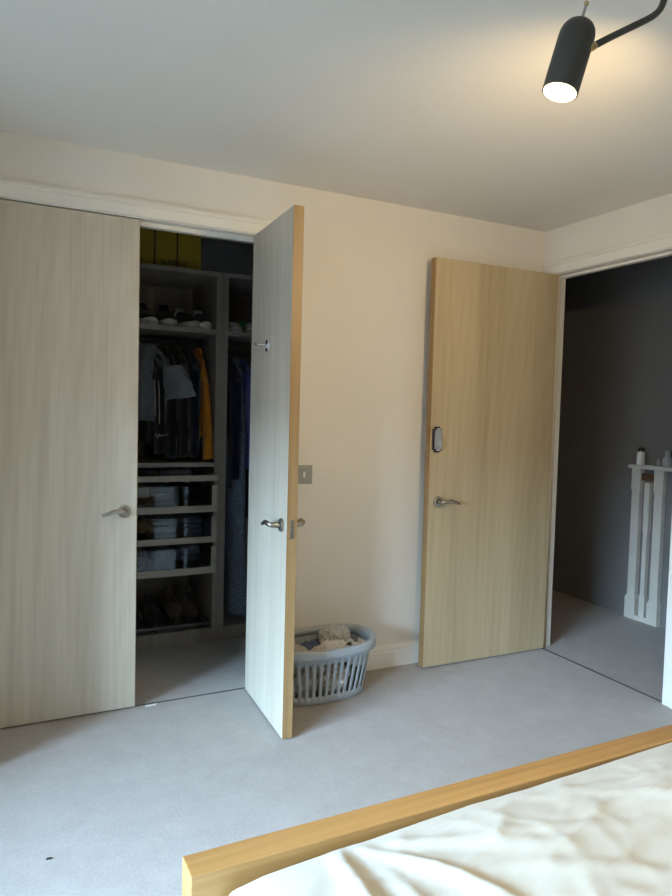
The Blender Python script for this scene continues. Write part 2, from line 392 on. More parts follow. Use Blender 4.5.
# bedroom door, swung back against the wall
d3 = door('door_3', (-0.001, -0.077, 0), -0.0148, 0.767, -0.040, 0.0, 'oak veneer bedroom door opened flat against the back wall', 'veneer_warm')
lever(d3, -.712, -.040, .822, -1, 1); lever(d3, -.712, 0.0, .822, 1, 1)
bm = bmesh.new(); box(bm, -.757, -.707, -.050, -.040, 1.063, 1.187)
e = [e for e in bm.edges if abs(e.verts[0].co.y-e.verts[1].co.y) > .005]
bmesh.ops.bevel(bm, geom=e, offset=.012, segments=4, affect='EDGES'); case = obj('lock_case', bm, 'black_plastic', d3)
bm = bmesh.new(); box(bm, -.750, -.711, -.058, -.049, 1.070, 1.180)
e = [e for e in bm.edges if abs(e.verts[0].co.y-e.verts[1].co.y) > .005]
bmesh.ops.bevel(bm, geom=e, offset=.010, segments=4, affect='EDGES'); obj('lock_cover', bm, 'silver_plastic', case)
bx('lock_window', (-.742, -.722, -.0595, -.0575, 1.115, 1.170), 'grey_plastic', case, bevel=.0008)
bx('lock_slider', (-.742, -.720, -.062, -.0575, 1.078, 1.100), 'grey_plastic', case, bevel=.0015)
bm = bmesh.new(); tube(bm, [(-.766, -.014, 1.118), (-.775, -.014, 1.118), (-.779, -.014, 1.118)], [.007, .007, .004], 12); obj('edge_catch', bm, 'chrome', d3)
for z in (.25, 1.0, 1.75):
    bm = bmesh.new(); tube(bm, [(-.002, .003, z-.045), (-.002, .003, z+.045)], .005, 10); obj('hinge', bm, 'steel', d3)

# ------------------------------------------------------------------ light switch
sw = empty('light_switch', (-1.383, 0, .957), 0, 'square brushed metal light switch beside the open closet door', 'light switch')
bm = bmesh.new(); box(bm, -.043, .043, -.006, 0, -.043, .043); finish(bm, bevel=.0015); obj('face_plate', bm, 'plate', sw)
bx('rocker', (-.006, .006, -.011, -.006, -.014, .014), 'white_plastic', sw, bevel=.0015)
for s in (-1, 1):
    bm = bmesh.new(); tube(bm, [(s*.030, -.006, 0), (s*.030, -.0075, 0)], .0035, 10); obj('screw', bm, 'steel', sw)

# ------------------------------------------------------------------ wardrobe units in the closet
UY0, UY1, UT = 0.665, 1.165, 1.955
def unit(name, x0, x1, label):
    u = empty(name, (0, 0, 0), 0, label, 'wardrobe')
    t = .032
    bx('side_panel', (x0, x0+t, UY0, UY1, 0, UT), 'carcass', u, bevel=.001); bx('side_panel', (x1-t, x1, UY0, UY1, 0, UT), 'carcass', u, bevel=.001)
    bx('top_panel', (x0+t, x1-t, UY0, UY1, UT-.022, UT), 'carcass', u)
    bx('back_panel', (x0+t, x1-t, UY1-.010, UY1, .058, UT-.022), 'carcass', u)
    bx('plinth', (x0+t, x1-t, UY0+.004, UY0+.022, 0, .0575), 'carcass', u)
    bx('bottom_panel', (x0+t, x1-t, UY0+.004, UY1-.010, .058, .076), 'carcass', u)
    return u
ua = unit('wardrobe_unit', -2.57, -1.570, 'grey oak wardrobe unit with glass drawers seen between the closet doors')
ub = unit('wardrobe_unit', -1.5695, -0.90, 'grey oak wardrobe unit with tall hanging space partly behind the open closet door')
AX0, AX1, BX0, BX1 = -2.538, -1.602, -1.5375, -.932
bx('shelf', (AX0, AX1, UY0+.002, UY1-.01, 1.634, 1.657), 'carcass', ua); bx('shelf', (AX0, AX1, UY0+.002, UY1-.01, .940, .962), 'carcass', ua)
bx('shelf', (BX0, BX1, UY0+.002, UY1-.01, 1.632, 1.652), 'carcass', ub)
RY, RZA, RZB = .915, 1.602, 1.560
bm = bmesh.new(); tube(bm, [(AX0, RY, RZA), (AX1, RY, RZA)], .0125, 14); obj('hanging_rail', bm, 'darkrail', ua, smooth=True)
bm = bmesh.new(); tube(bm, [(BX0, RY, RZB), (BX1, RY, RZB)], .0125, 14); obj('hanging_rail', bm, 'darkrail', ub, smooth=True)
for z in (1.592, 1.2):
    bm = bmesh.new(); tube(bm, [(AX1-.012, .74, z), (AX1, .74, z)], .006, 10); obj('peg', bm, 'chrome', ua)
# trim tray and three glass fronted drawers
FY = UY0-.0205
def drawer(zb, zt, rail):
    x0, x1 = AX0-.012, AX1+.013
    bm = bmesh.new()
    box(bm, x0, x1, FY, FY+.018, zb, zb+rail)
    box(bm, x0, x0+.026, FY, FY+.018, zb+rail, zt); box(bm, x1-.026, x1, FY, FY+.018, zb+rail, zt)
    dr = obj('drawer', bm, 'drawer_front', ua)
    bx('glass_pane', (x0+.026, x1-.026, FY+.007, FY+.011, zb+rail, zt-.002), 'smoke_glass', dr)
    i0, i1 = AX0+.004, AX1-.004
    bx('drawer_bottom', (i0, i1, FY+.018, UY1-.03, zb+.006, zb+.016), 'carcass', dr)
    for xa in (i0, i1-.010):
        bx('drawer_side', (xa, xa+.010, FY+.018, UY1-.03, zb+.016, zt-.045), 'carcass', dr)
    bx('runner', (i1, i1+.0015, FY+.02, UY1-.03, zb+.045, zb+.075), 'darkrail', dr)
    return dr
drawer(.704, .842, .034); drawer(.543, .677, .030); drawer(.378, .517, .034)
bm = bmesh.new(); x0, x1 = AX0+.012, AX1-.004
box(bm, AX0-.012, AX1+.015, FY, FY+.018, .867, .896); box(bm, x0, x1, FY+.018, UY1-.03, .869, .877); box(bm, x0, x0+.01, FY+.018, UY1-.03, .877, .905); box(bm, x1-.01, x1, FY+.018, UY1-.03, .877, .905)
obj('pull_out_tray', bm, 'drawer_front', ua)
bm = bmesh.new(); tube(bm, [(AX0+.02, UY0+.012, .103), (AX1-.022, UY0+.012, .103), (AX1-.012, UY0+.016, .104), (AX1-.010, UY0+.03, .106), (AX1-.010, 1.10, .112)], .0095, 10)
box(bm, AX0+.02, AX1-.02, UY0+.02, 1.10, .084, .088)
for q in range(5): box(bm, AX0+.05+q*.2, AX0+.06+q*.2, UY0+.02, 1.10, .0765, .084)
obj('shoe_tray', bm, 'darkrail', ua)

# ------------------------------------------------------------------ yellow carrier bag on the unit
M['bag'] = mat('yellow_paper', (0.37, 0.27, 0.012), 0.55, col2=(0.32, 0.23, 0.010), scale=6, bump=0.1)
M['ribbon'] = mat('dark_brown_ribbon', (0.02, 0.012, 0.008), 0.6)
bag = empty('paper_bag', (-1.90, .78, UT), 0, 'yellow paper carrier bag with dark handles on top of the wardrobe unit', 'bag')
bm = bmesh.new(); w, dpt, hh = .228, .11, .262
R_ = []
for z, s, q in ((0, 1, 1), (.01, 1, 1), (.10, 1, .97), (.2, .995, .85), (hh, .99, .70)):
    R_.append([(-w*s, -dpt*.5*q, z), (0, -dpt*.5*q-.004*(1-q), z), (w*s, -dpt*.5*q, z), (w*s*.97 if q < .9 else w*s, 0, z), (w*s, dpt*.5*q, z), (0, dpt*.5*q, z), (-w*s, dpt*.5*q, z), (-w*s, 0, z)])
loft(bm, R_, cap=False); bm.faces.new([v for v in bm.verts if v.co.z < .001][:8]) if False else None
box(bm, -w+.002, w-.002, -dpt*.5+.002, dpt*.5-.002, .0005, .002)
bg_o = obj('bag_body', bm, 'bag', bag)
for x in (-.012, .102):
    bm = bmesh.new(); box(bm, x-.003, x+.003, -.0595, -.057, .008, .240); obj('handle_strap', bm, 'ribbon', bag)
def text(name, s, size, material, parent, loc, rot, depth=.0006, sx=1.0):
    cu_ = bpy.data.curves.new(name, 'FONT'); cu_.body = s; cu_.size = size; cu_.extrude = depth; cu_.align_x = 'CENTER'; cu_.align_y = 'CENTER'
    to = bpy.data.objects.new(name+'_tmp', cu_); C.objects.link(to)
    me = bpy.data.meshes.new_from_object(to.evaluated_get(bpy.context.evaluated_depsgraph_get()))
    me.name = name
    bpy.data.objects.remove(to); me.materials.clear(); me.materials.append(M[material])
    o = bpy.data.objects.new(name, me); C.objects.link(o); o.parent = parent; o.location = loc; o.rotation_euler = rot; o.scale = (sx, 1, 1)
    return o
text('bag_lettering', 'NUREBOO', .036, 'ribbon', bag, (.085, -.0585, .030), (PI/2, 0, 0), sx=.78)

# ------------------------------------------------------------------ shoes
M['shoe_black'] = fabric('black_shoe_fabric', (0.018, 0.018, 0.02))
M['shoe_dark'] = fabric('charcoal_leather', (0.03, 0.028, 0.027), bump=.1)
M['sole_white'] = mat('white_rubber', (0.55, 0.52, 0.47), 0.6, scale=30)
M['sole_dark'] = mat('dark_rubber', (0.025, 0.025, 0.025), 0.7)
M['lace_white'] = fabric('white_lace', (0.45, 0.44, 0.42))
M['lace_black'] = fabric('black_lace', (0.03, 0.03, 0.03))
M['boot_tan'] = fabric('tan_suede', (0.10, 0.078, 0.058), (0.075, 0.055, 0.04))
M['shoe_white'] = fabric('white_shoe_mesh', (0.42, 0.43, 0.40))
M['neon'] = fabric('green_tab', (0.10, 0.42, 0.12))
def shoe(name, loc, rotz, label, group, L=.28, Wd=.10, collar=.110, upper='shoe_black', sole='sole_white', lace='lace_black', tab=None, stripe=None, sole_h=.030, side=1):
    """toe points to local -y"""
    s = empty(name, loc, rotz, label, 'shoe', group)
    wid = [(0, .60), (.08, .76), (.25, .74), (.45, .80), (.68, 1.0), (.85, .93), (.95, .66), (1, .30)]
    hei = [(0, collar*.72), (.05, collar*.95), (.15, collar), (.32, collar*.93), (.42, collar*.80), (.60, collar*.56+.012), (.80, .052), (.93, .040), (1, .022)]
    N = 16; K = 14; rings = []
    for i in range(N+1):
        t = i/N; y = (0.5-t)*L*.97; hw = lerp(wid, t)*Wd/2*.95; h = lerp(hei, t)+sole_h*.6; off = side*.008*math.sin(PI*t)
        ring = []
        for k in range(K+1):
            a = PI*k/K; c = math.cos(a); q = math.sin(a)
            pinch = 1 - .38*(q**2)*(1 if t < .45 else max(0, 1-(t-.45)/.2))
            ring.append((off+hw*math.copysign(abs(c)**.75, c)*pinch, y, sole_h*.6+(h-sole_h*.6)*(q**.65 if q > 0 else 0)))
        rings.append(ring)
    bm = bmesh.new(); loft(bm, rings, cap=True, closed=True); up_ = obj('upper', bm, upper, s, smooth=True)
    outl = []
    for i in range(N+1):
        t = i/N; outl.append((side*.008*math.sin(PI*t)+lerp(wid, t)*Wd/2*1.06, (0.5-t)*L*1.0))
    poly = outl + [(2*side*.008*math.sin(PI*i/N)-outl[i][0], outl[i][1]) for i in range(N, -1, -1)]
    bm = bmesh.new(); prism(bm, poly, 'z', 0, sole_h)
    obj('sole', bm, sole, s)
    rc = []
    for i in range(7):
        t = .80+.20*i/6; y = (0.5-t)*L*1.004; hw = lerp(wid, t)*Wd/2*1.03; h = sole_h+.012
        rc.append([(side*.008*math.sin(PI*t)+hw*math.copysign(abs(math.cos(PI*k/12))**.75, math.cos(PI*k/12)), y, sole_h*.5+(h-sole_h*.5)*max(0, math.sin(PI*k/12))**.5) for k in range(13)])
    if sole == 'sole_white':
        bm = bmesh.new(); loft(bm, rc); obj('toe_cap', bm, sole, s, smooth=True)
    for q in range(4):
        t = .42+.07*q; y = (0.5-t)*L*.97; h = lerp(hei, t)+sole_h*.6; hw = lerp(wid, t)*Wd/2*.45
        bm = bmesh.new(); tube(bm, bez((-hw, y, h-.007), (-hw*.5, y, h+.006), (hw*.5, y-.006, h+.006), (hw, y-.008, h-.007), 6), .003, 6); obj('lace', bm, lace, up_, smooth=True)
    bm = bmesh.new(); h = lerp(hei, .38)+sole_h*.6
    loft(bm, [[(-.020, .13*L, h-.012), (.020, .13*L, h-.012), (.020, .105*L, h-.016), (-.020, .105*L, h-.016)],
              [(-.024, .17*L, h+.022), (.024, .17*L, h+.022), (.024, .145*L, h+.020), (-.024, .145*L, h+.020)]]); obj('tongue', bm, tab or stripe or upper, s)
    if stripe:
        t = .55; hw = lerp(wid, t)*Wd/2; 
        for sg in (-1, 1):
            bm = bmesh.new(); tube(bm, bez((sg*hw*.98, .03*L, sole_h*.9), (sg*hw*1.04, .05*L, .05), (sg*hw*.9, .09*L, .08), (sg*hw*.5, .14*L, h-.002), 8), .007, 8, squash=(.5, 1)); obj('stripe', bm, stripe, up_, smooth=True)
    return s
SZ = 1.657
shoe('sneaker', (-1.940, .830, SZ), .10, 'black sneaker with white sole, leftmost of the shoes on the upper shelf', 'shoes on the upper shelf', side=-1)
shoe('sneaker', (-1.835, .825, SZ), -.02, 'black sneaker with white sole, second from left on the upper shelf', 'shoes on the upper shelf', side=1, L=.27)
shoe('sneaker', (-1.735, .830, SZ), .28, 'dark sneaker with white side stripe, third from left on the upper shelf', 'shoes on the upper shelf', collar=.095, stripe='lace_white', side=-1)
shoe('sneaker', (-1.650, .820, SZ), .02, 'dark sneaker with white tongue beside the wardrobe divider panel', 'shoes on the upper shelf', collar=.092, Wd=.086, stripe='lace_white', side=0)
shoe('sneaker', (-1.485, .825, 1.652), .06, 'white sneaker with green tongue tab beside the wardrobe divider panel', 'green tabbed shoes', Wd=.085, collar=.062, upper='shoe_white', tab='neon', lace='neon', sole_h=.02, side=-1)
shoe('sneaker', (-1.393, .825, 1.652), .0, 'white sneaker with green tongue tab half hidden by the open closet door', 'green tabbed shoes', Wd=.085, collar=.062, upper='shoe_white', tab='neon', lace='neon', sole_h=.02, side=1)
TZ = .088
for i, x in enumerate((-2.10, -1.985, -1.875)):
    shoe('dress_shoe', (x, .90, TZ), 0, ['black shoe on the bottom tray behind the shut door edge', 'black shoe on the bottom tray nearest the shut door', 'black shoe on the bottom tray left of the tan boots'][i], 'shoes on the bottom tray', upper='shoe_dark', sole='sole_dark', collar=.10, side=(-1, 1, 0)[i])
shoe('boot', (-1.765, .90, TZ), 0.05, 'tan suede boot on the bottom tray, left of its pair', 'tan boots', upper='boot_tan', sole='sole_dark', collar=.13, Wd=.092, side=1)
shoe('boot', (-1.668, .90, TZ), -0.04, 'tan suede boot on the bottom tray, right of its pair', 'tan boots', upper='boot_tan', sole='sole_dark', collar=.13, Wd=.092, side=-1)

# ------------------------------------------------------------------ clothes on hangers
def fold(u, z, sd, amp):
    return amp*(math.sin(u*31+sd*3.1+z*2.2)+.6*math.sin(u*57+sd*1.7-z*4)+.8*noise.noise(Vector((u*9, z*4, sd*5.3))))
def garment_body(sd, top, length, half, hem_half, thick, slope=.07, neck=.07, amp=.008):
    """closed hanging body: local x = width, y = thickness, z down from 0 (top)"""
    NU, NZ = 26, 30; F = []; B = []
    bm = bmesh.new()
    for j in range(NZ+1):
        v = j/NZ; rowf = []; rowb = []
        for i in range(NU+1):
            u = -1+2*i/NU
            hw = half+(hem_half-half)*v
            x = u*hw
            zt = -slope*max(0, (abs(x)-neck)/(half-neck))**1.1
            z = top+zt*(1-v)**.6 - length*v*(1+.012*noise.noise(Vector((u*2, sd, 1))))
            edge = (1-abs(u)**4)
            tt = thick*(.35+.65*min(1, v*4))*edge**.6
            d = fold(x, z, sd, amp)*min(1, v*3+.2)
            rowf.append(bm.verts.new((x, d+tt/2, z))); rowb.append(bm.verts.new((x, d*.9-tt/2-(.0006 if tt < .001 else 0), z)))
        F.append(rowf); B.append(rowb)
    for j in range(NZ):
        for i in range(NU):
            bm.faces.new((F[j][i], F[j][i+1], F[j+1][i+1], F[j+1][i])); bm.faces.new((B[j][i+1], B[j][i], B[j+1][i], B[j+1][i+1]))
        bm.faces.new((F[j][0], F[j+1][0], B[j+1][0], B[j][0])); bm.faces.new((F[j+1][NU], F[j][NU], B[j][NU], B[j+1][NU]))
    for i in range(NU):
        bm.faces.new((F[0][i+1], F[0][i], B[0][i], B[0][i+1])); bm.faces.new((F[NZ][i], F[NZ][i+1], B[NZ][i+1], B[NZ][i]))
    return bm
def sleeve(sd, sg, top, half, slope, length, r0, r1, out=.05, fwd=0.0, flat=.5):
    bm = bmesh.new(); rings = []; N = 14; K = 14
    for j in range(N+1):
        v = j/N
        c = Vector((sg*(half-.012+out*math.sin(v*PI*.5)), fwd*v, top-slope-.02-length*v))
        r = r0+(r1-r0)*v
        rings.append([c+Vector((math.cos(2*PI*k/K)*r*(1+.10*math.sin(3*k+sd+v*9)), math.sin(2*PI*k/K)*r*flat*(1+.15*math.sin(2*k+v*11+sd)), (.012*math.cos(2*PI*k/K)*sg if j else .05*-sg*math.cos(2*PI*k/K)))) for k in range(K)])
    loft(bm, rings); return bm
def garment(name, x, ang, material, label, group, sd, length, half=.21, hem=None, thick=.035, rz=RZA, sl=None, slr=(.07, .05), out=.04, y=RY, slope=.075, fwd=0, amp=.008, cat='clothes', flat=.5):
    g = empty(name, (x, y, rz), math.radians(ang), label, cat, group)
    top = -.028
    obj('body', garment_body(sd, top, length, half, hem or half*.95, thick, slope, amp=amp), material, g, smooth=True)
    if sl:
        for sg in (-1, 1):
            obj('sleeve', sleeve(sd+sg, sg, top, half, slope, sl, slr[0], slr[1], out, fwd, flat), material, g, smooth=True)
    return g
def hanger(x, ang, rz, label, y=RY):
    h = empty('clothes_hanger', (x, y, rz), math.radians(ang), label, 'hanger', 'hangers on the closet rails')
    bm = bmesh.new()
    pts = [Vector((0+.0165*math.cos(a), 0, .0165*math.sin(a))) for a in [math.radians(v) for v in (-40, 0, 40, 80, 120, 160, 200, 240, 268)]]
    tube(bm, pts+[Vector((0, 0, -.030)), Vector((0, 0, -.045))], .0018, 6); obj('hook', bm, 'chrome', h, smooth=True)
    bm = bmesh.new(); tube(bm, bez((-.19, 0, -.110), (-.09, 0, -.06), (-.04, 0, -.05), (0, 0, -.043), 6)+bez((0, 0, -.043), (.04, 0, -.05), (.09, 0, -.06), (.19, 0, -.110), 6)[1:], .005, 8); obj('shoulder_bar', bm, 'black_plastic', h, smooth=True)
    return h
M['c_grey'] = fabric('grey_jersey', (0.21, 0.225, 0.24), (0.16, 0.175, 0.19))
M['c_grey2'] = fabric('pale_grey_marl', (0.16, 0.17, 0.175), (0.12, 0.13, 0.135))
M['c_black'] = fabric('black_nylon', (0.010, 0.010, 0.012)); M['c_black2'] = fabric('black_cotton', (0.014, 0.013, 0.013))
M['c_navy'] = fabric('navy_wool', (0.010, 0.014, 0.040)); M['c_navy2'] = fabric('dark_navy_nylon', (0.008, 0.012, 0.026))
M['c_orange'] = fabric('orange_nylon', (0.62, 0.24, 0.015), (0.50, 0.17, 0.01))
M['c_lilac'] = fabric('lilac_blue_cotton', (0.10, 0.12, 0.36))
M['c_tweed'] = fabric('blue_tweed', (0.22, 0.27, 0.34), (0.06, 0.08, 0.115), scale=190, lo=.40, hi=.60)
G1 = 'clothes on the left closet rail'
G2 = 'clothes in the right wardrobe unit'
tee = garment('grey_tshirt', -1.950, -52, 'c_grey', 'grey short sleeved top hanging nearest the shut closet door', G1, 1.3, .40, half=.19, thick=.055, sl=.17, slr=(.080, .092), out=.075, slope=.09, amp=.010, y=.862)
hood = garment('black_hoodie', -1.905, -80, 'c_black2', 'black hoodie with white drawstrings hanging behind the grey top', G1, 2.1, .52, half=.185, thick=.05, sl=.47, slr=(.05, .045), out=.012)
for dx in (-.010, .012):
    bm = bmesh.new(); tube(bm, bez((.225, -.040+dx, -.22), (.245, -.040+dx, -.30), (.246, -.042+dx, -.36), (.246, -.040+dx, -.42-dx*2), 8), .0028, 6); obj('drawstring', bm, 'lace_white', hood, smooth=True)
jk = garment('black_jacket', -1.835, -84, 'c_black', 'black nylon jacket hanging in the middle of the left rail', G1, 3.7, .54, half=.19, thick=.06, sl=.50, slr=(.055, .05), out=.012)
garment('black_fleece', -1.765, -86, 'c_black2', 'black fleece hanging left of the dark navy jacket', G1, 3.1, .50, half=.185, thick=.05, sl=.49, slr=(.05, .045), out=.015)
garment('navy_jacket', -1.700, -88, 'c_navy2', 'dark navy jacket hanging between the black fleece and the orange coat', G1, 4.4, .50, half=.185, thick=.05, sl=.49, slr=(.055, .045), out=.012)
org = garment('orange_jacket', -1.642, -86, 'c_orange', 'orange jacket hanging at the right end of the left rail', G1, 5.2, .48, half=.160, thick=.035, sl=.455, slr=(.024, .040), out=.066, flat=.65, slope=.125)
for x, a, i in ((-1.950, -52, 0), (-1.905, -80, 1), (-1.835, -84, 2), (-1.765, -86, 3), (-1.700, -88, 4), (-1.642, -86, 5)):
    hanger(x, a, RZA, 'clothes hanger carrying the '+['grey short sleeved top', 'black hoodie with drawstrings', 'black nylon jacket', 'black fleece', 'dark navy jacket', 'orange jacket'][i], y=.862 if i == 0 else RY)
# small white script on the hoodie's hanging cuff
lg = []
for i in range(41):
    t = i/40; lg.append((.0, -.034+.068*t, .016*(1-t)*math.sin(t*2*PI*4.5)*(1.0 if t < .3 else .55)+.010*(t-.5)))
bm = bmesh.new(); tube(bm, [(.247+p[0], -.014+p[1], -.50+p[2]) for p in lg], .0016, 6); obj('script_logo', bm, 'lace_white', hood, smooth=True)
garment('navy_suit', -1.480, -86, 'c_navy', 'navy suit jacket hanging beside the wardrobe divider panel', G2, 6.1, .72, half=.185, thick=.07, rz=RZB, sl=.58, slr=(.055, .045), out=.01)
garment('blue_shirt', -1.405, -86, 'c_lilac', 'lilac blue shirt hanging next to the open closet door', G2, 7.3, .62, half=.205, thick=.03, rz=RZB, sl=.26, slr=(.035, .022), out=.02)
garment('dark_coat', -1.335, -88, 'c_black2', 'black coat hanging behind the open closet door edge', G2, 8.3, .90, half=.22, thick=.06, rz=RZB, sl=.6, slr=(.06, .05), out=.012)
garment('tweed_coat', -1.462, -80, 'c_tweed', 'long blue flecked tweed coat reaching almost to the closet floor', G2, 9.1, 1.41, half=.16, hem=.225, thick=.085, rz=RZB, amp=.010, slope=.09, y=.885)
for x, a, i in ((-1.480, -86, 0), (-1.405, -86, 1), (-1.335, -88, 2), (-1.462, -80, 3)):
    hanger(x, a, RZB, 'clothes hanger carrying the '+['navy suit jacket', 'lilac blue shirt', 'black coat by the open door', 'long tweed coat'][i], y=RY if i < 3 else .885)

# ------------------------------------------------------------------ folded things in the drawers
def folded(name, x0, x1, y0, y1, z0, h, material, label, group, sd, layers=2):
    t = empty(name, ((x0+x1)/2, (y0+y1)/2, z0), 0, label, 'folded clothes', group)
    a, b = (x1-x0)/2, (y1-y0)/2
    for l in range(layers):
        bm = bmesh.new(); lh = h/layers; rings = []
        for (q, zz) in ((.90, 0), (.98, .15), (1, .5), (.98, .85), (.90, 1)):
            ring = []
            for k in range(40):
                an = 2*PI*k/40; c, s_ = math.cos(an), math.sin(an)
                x = a*q*math.copysign(abs(c)**.35, c); y = b*q*math.copysign(abs(s_)**.35, s_)
                w_ = noise.noise(Vector((x*14, y*14, sd+l*3)))
                ring.append((x+.006*w_, y+.006*w_, lh*l+lh*zz+(.005*w_ if zz > .5 and l == layers-1 else 0)))
            rings.append(ring)
        loft(bm, rings); obj('fold_layer', bm, material, t, smooth=True)
    return t
M['f_cream'] = fabric('cream_card', (0.52, 0.43, 0.26)); M['f_slate'] = fabric('slate_cotton', (0.14, 0.16, 0.19)); M['f_dark'] = fabric('dark_cotton', (0.03, 0.03, 0.035))
M['f_white'] = fabric('grey_white_cotton', (0.36, 0.38, 0.40), (0.26, 0.28, 0.30)); M['f_blue'] = fabric('pale_blue_cotton', (0.32, 0.38, 0.46), (0.24, 0.29, 0.36))
M['f_beige'] = fabric('patterned_beige', (0.42, 0.37, 0.30), (0.13, 0.11, 0.09), scale=60, lo=.42, hi=.58)
G3 = 'folded clothes in the glass drawers'
y0, y1 = FY+.035, 1.08
zz = .720
folded('folded_jumper', -2.20, -1.93, y0, y1, zz, .060, 'f_dark', 'dark folded jumper in the top glass drawer nearest the shut door', G3, 1)
folded('folded_shirt', -1.925, -1.80, y0, y1, zz, .115, 'f_slate', 'slate grey folded shirt in the middle of the top glass drawer', G3, 2, 3)
folded('folded_trousers', -1.775, -1.66, y0, y1, zz, .10, 'f_dark', 'dark folded trousers at the right of the top glass drawer', G3, 3)
bx_ = bx('card_box', (-2.18, -1.935, y0, y0+.25, .785, .835), 'f_cream', None, bevel=.002); tag(bx_, 'cream flat box lying on dark clothes in the top glass drawer', 'box')
bx_ = bx('paper_tag', (-1.7865, -1.7835, y0+.002, y0+.03, .720, .838), 'white_plastic', None); tag(bx_, 'narrow white card standing upright in the top glass drawer', 'card')
zz = .559
folded('folded_jumper', -2.20, -1.93, y0, y1, zz, .085, 'f_dark', 'dark folded jumper in the middle glass drawer nearest the shut door', G3, 4)
folded('folded_shirt', -1.92, -1.775, y0, y1, zz, .10, 'f_white', 'grey white folded shirts in the middle of the second glass drawer', G3, 5, 3)
folded('folded_shirt', -1.77, -1.645, y0, y1, zz, .105, 'f_blue', 'pale blue folded shirts at the right of the second glass drawer', G3, 6, 4)
zz = .394
folded('folded_scarf', -2.20, -1.93, y0, y1, zz, .10, 'f_beige', 'patterned beige scarf in the lowest glass drawer nearest the shut door', G3, 7)
folded('folded_shirt', -1.92, -1.785, y0, y1, zz, .10, 'f_white', 'grey white folded shirts in the middle of the lowest glass drawer', G3, 8, 2)
folded('folded_jeans', -1.78, -1.645, y0, y1, zz, .045, 'f_dark', 'dark folded jeans at the right of the lowest glass drawer', G3, 9, 2)
folded('folded_shirt', -1.78, -1.65, y0+.01, y1, zz+.047, .065, 'f_blue', 'pale blue folded shirt on dark jeans in the lowest glass drawer', G3, 10, 2)
folded('folded_scarf', -2.15, -1.87, y0, y1, .878, .035, 'f_dark', 'dark folded scarf on the shallow pull out tray', G3, 11, 1)
folded('folded_cloth', -1.86, -1.70, y0, y1, .878, .045, 'f_slate', 'slate grey folded cloth on the shallow pull out tray', G3, 12, 1)

# ------------------------------------------------------------------ laundry basket
bk = empty('laundry_basket', (-1.350, -.166, 0), math.radians(2), 'pale grey blue plastic laundry basket with slotted sides by the wall', 'laundry basket')
BA, BB, BH = .235, .150, .232
def oval(a, b, n, z, e=.72):
    """superellipse resampled to equal arc length, starting at +x"""
    D = 720; pts = []
    for k in range(D+1):
        t = 2*PI*k/D; c, s_ = math.cos(t), math.sin(t)
        pts.append((a*math.copysign(abs(c)**e, c), b*math.copysign(abs(s_)**e, s_)))
    acc = [0]
    for p, q in zip(pts, pts[1:]): acc.append(acc[-1]+math.hypot(p[0]-q[0], p[1]-q[1]))
    r = []; i = 0
    for k in range(n):
        d = acc[-1]*k/n
        while acc[i+1] < d: i += 1
        f = (d-acc[i])/max(1e-9, acc[i+1]-acc[i])
        r.append((pts[i][0]+(pts[i+1][0]-pts[i][0])*f, pts[i][1]+(pts[i+1][1]-pts[i][1])*f, z))
    return r
NB = 144
levels = [(0.0, .80), (.006, .83), (.035, .85), (.055, .862), (.10, .89), (.145, .915), (.172, .93), (.195, .945), (.212, .955)]
bm = bmesh.new(); rows = []
for z, q in levels:
    aa, bb = BA*q, BB*q - .02*(1-z/.21)
    rows.append([bm.verts.new((p[0], p[1], p[2]*1.07)) for p in oval(aa, bb, NB, z)])
for j in range(len(rows)-1):
    for k in range(NB):
        ph = k % 4
        if 2 <= j <= 5 and ph in (1, 2) and not (abs((k % 72)-36) > 33): continue
        if j == 6 and abs((k % 72)-36) > 30: continue
        bm.faces.new((rows[j][k], rows[j][(k+1)%NB], rows[j+1][(k+1)%NB], rows[j+1][k]))
bm.faces.new(rows[0][::-1])
bo = obj('tub', bm, 'basket', bk, smooth=True)
md = bo.modifiers.new('wall', 'SOLIDIFY'); md.thickness = .0032; md.offset = 0
bm = bmesh.new(); prof = [(-.006, .205), (.004, .206), (.010, .204), (.018, .200), (.021, .203), (.021, .228), (.017, .234), (.008, .236), (-.002, .233), (-.006, .226)]
ringsR = []
for du, z in prof:
    q = .955
    ringsR.append(oval(BA*q+du, BB*q-.0+du, 96, z))
Rr = [[bm.verts.new((p[0], p[1], p[2]*1.07+(.010 if p[2] > .215 else -.004)*(abs(p[0])/BA)**4)) for p in r] for r in ringsR]
for i in range(len(Rr)):
    for k in range(96):
        a, b = Rr[i], Rr[(i+1) % len(Rr)]
        bm.faces.new((a[k], a[(k+1)%96], b[(k+1)%96], b[k]))
obj('rim', bm, 'basket', bk, smooth=True)
M['l_white'] = fabric('white_cotton', (0.74, 0.72, 0.69), (0.66, 0.64, 0.61)); M['l_grey'] = fabric('light_grey_cotton', (0.55, 0.55, 0.54)); M['l_beige'] = fabric('beige_cotton', (0.52, 0.46, 0.38))
M['l_black'] = fabric('black_sock', (0.02, 0.02, 0.022)); M['l_green'] = fabric('green_grey_cotton', (0.14, 0.19, 0.13)); M['l_blue'] = fabric('slate_blue_cotton', (0.09, 0.13, 0.22))
def crumple(name, x, y, z, sx, sy, sz, sd, material, label, rot=0.0, tilt=0.0):
    bm = bmesh.new(); bmesh.ops.create_icosphere(bm, subdivisions=5, radius=1)
    for v in bm.verts:
        p = v.co.copy()
        n1 = noise.noise(p*1.6+Vector((sd, 0, 0))); n2 = abs(noise.noise(p*3.2+Vector((0, sd, 0)))); n3 = abs(noise.noise(p*7+Vector((0, 0, sd))))
        k = 1+.30*n1-.42*n2-.16*n3+.12
        v.co = Vector((p.x*sx, p.y*sy, p.z*sz))*k
    o = obj(name, bm, material, None, (x, y, z), (tilt, 0, rot), smooth=True)
    return tag(o, label, 'laundry', 'laundry in the basket')
bxx, byy = -1.350, -.166
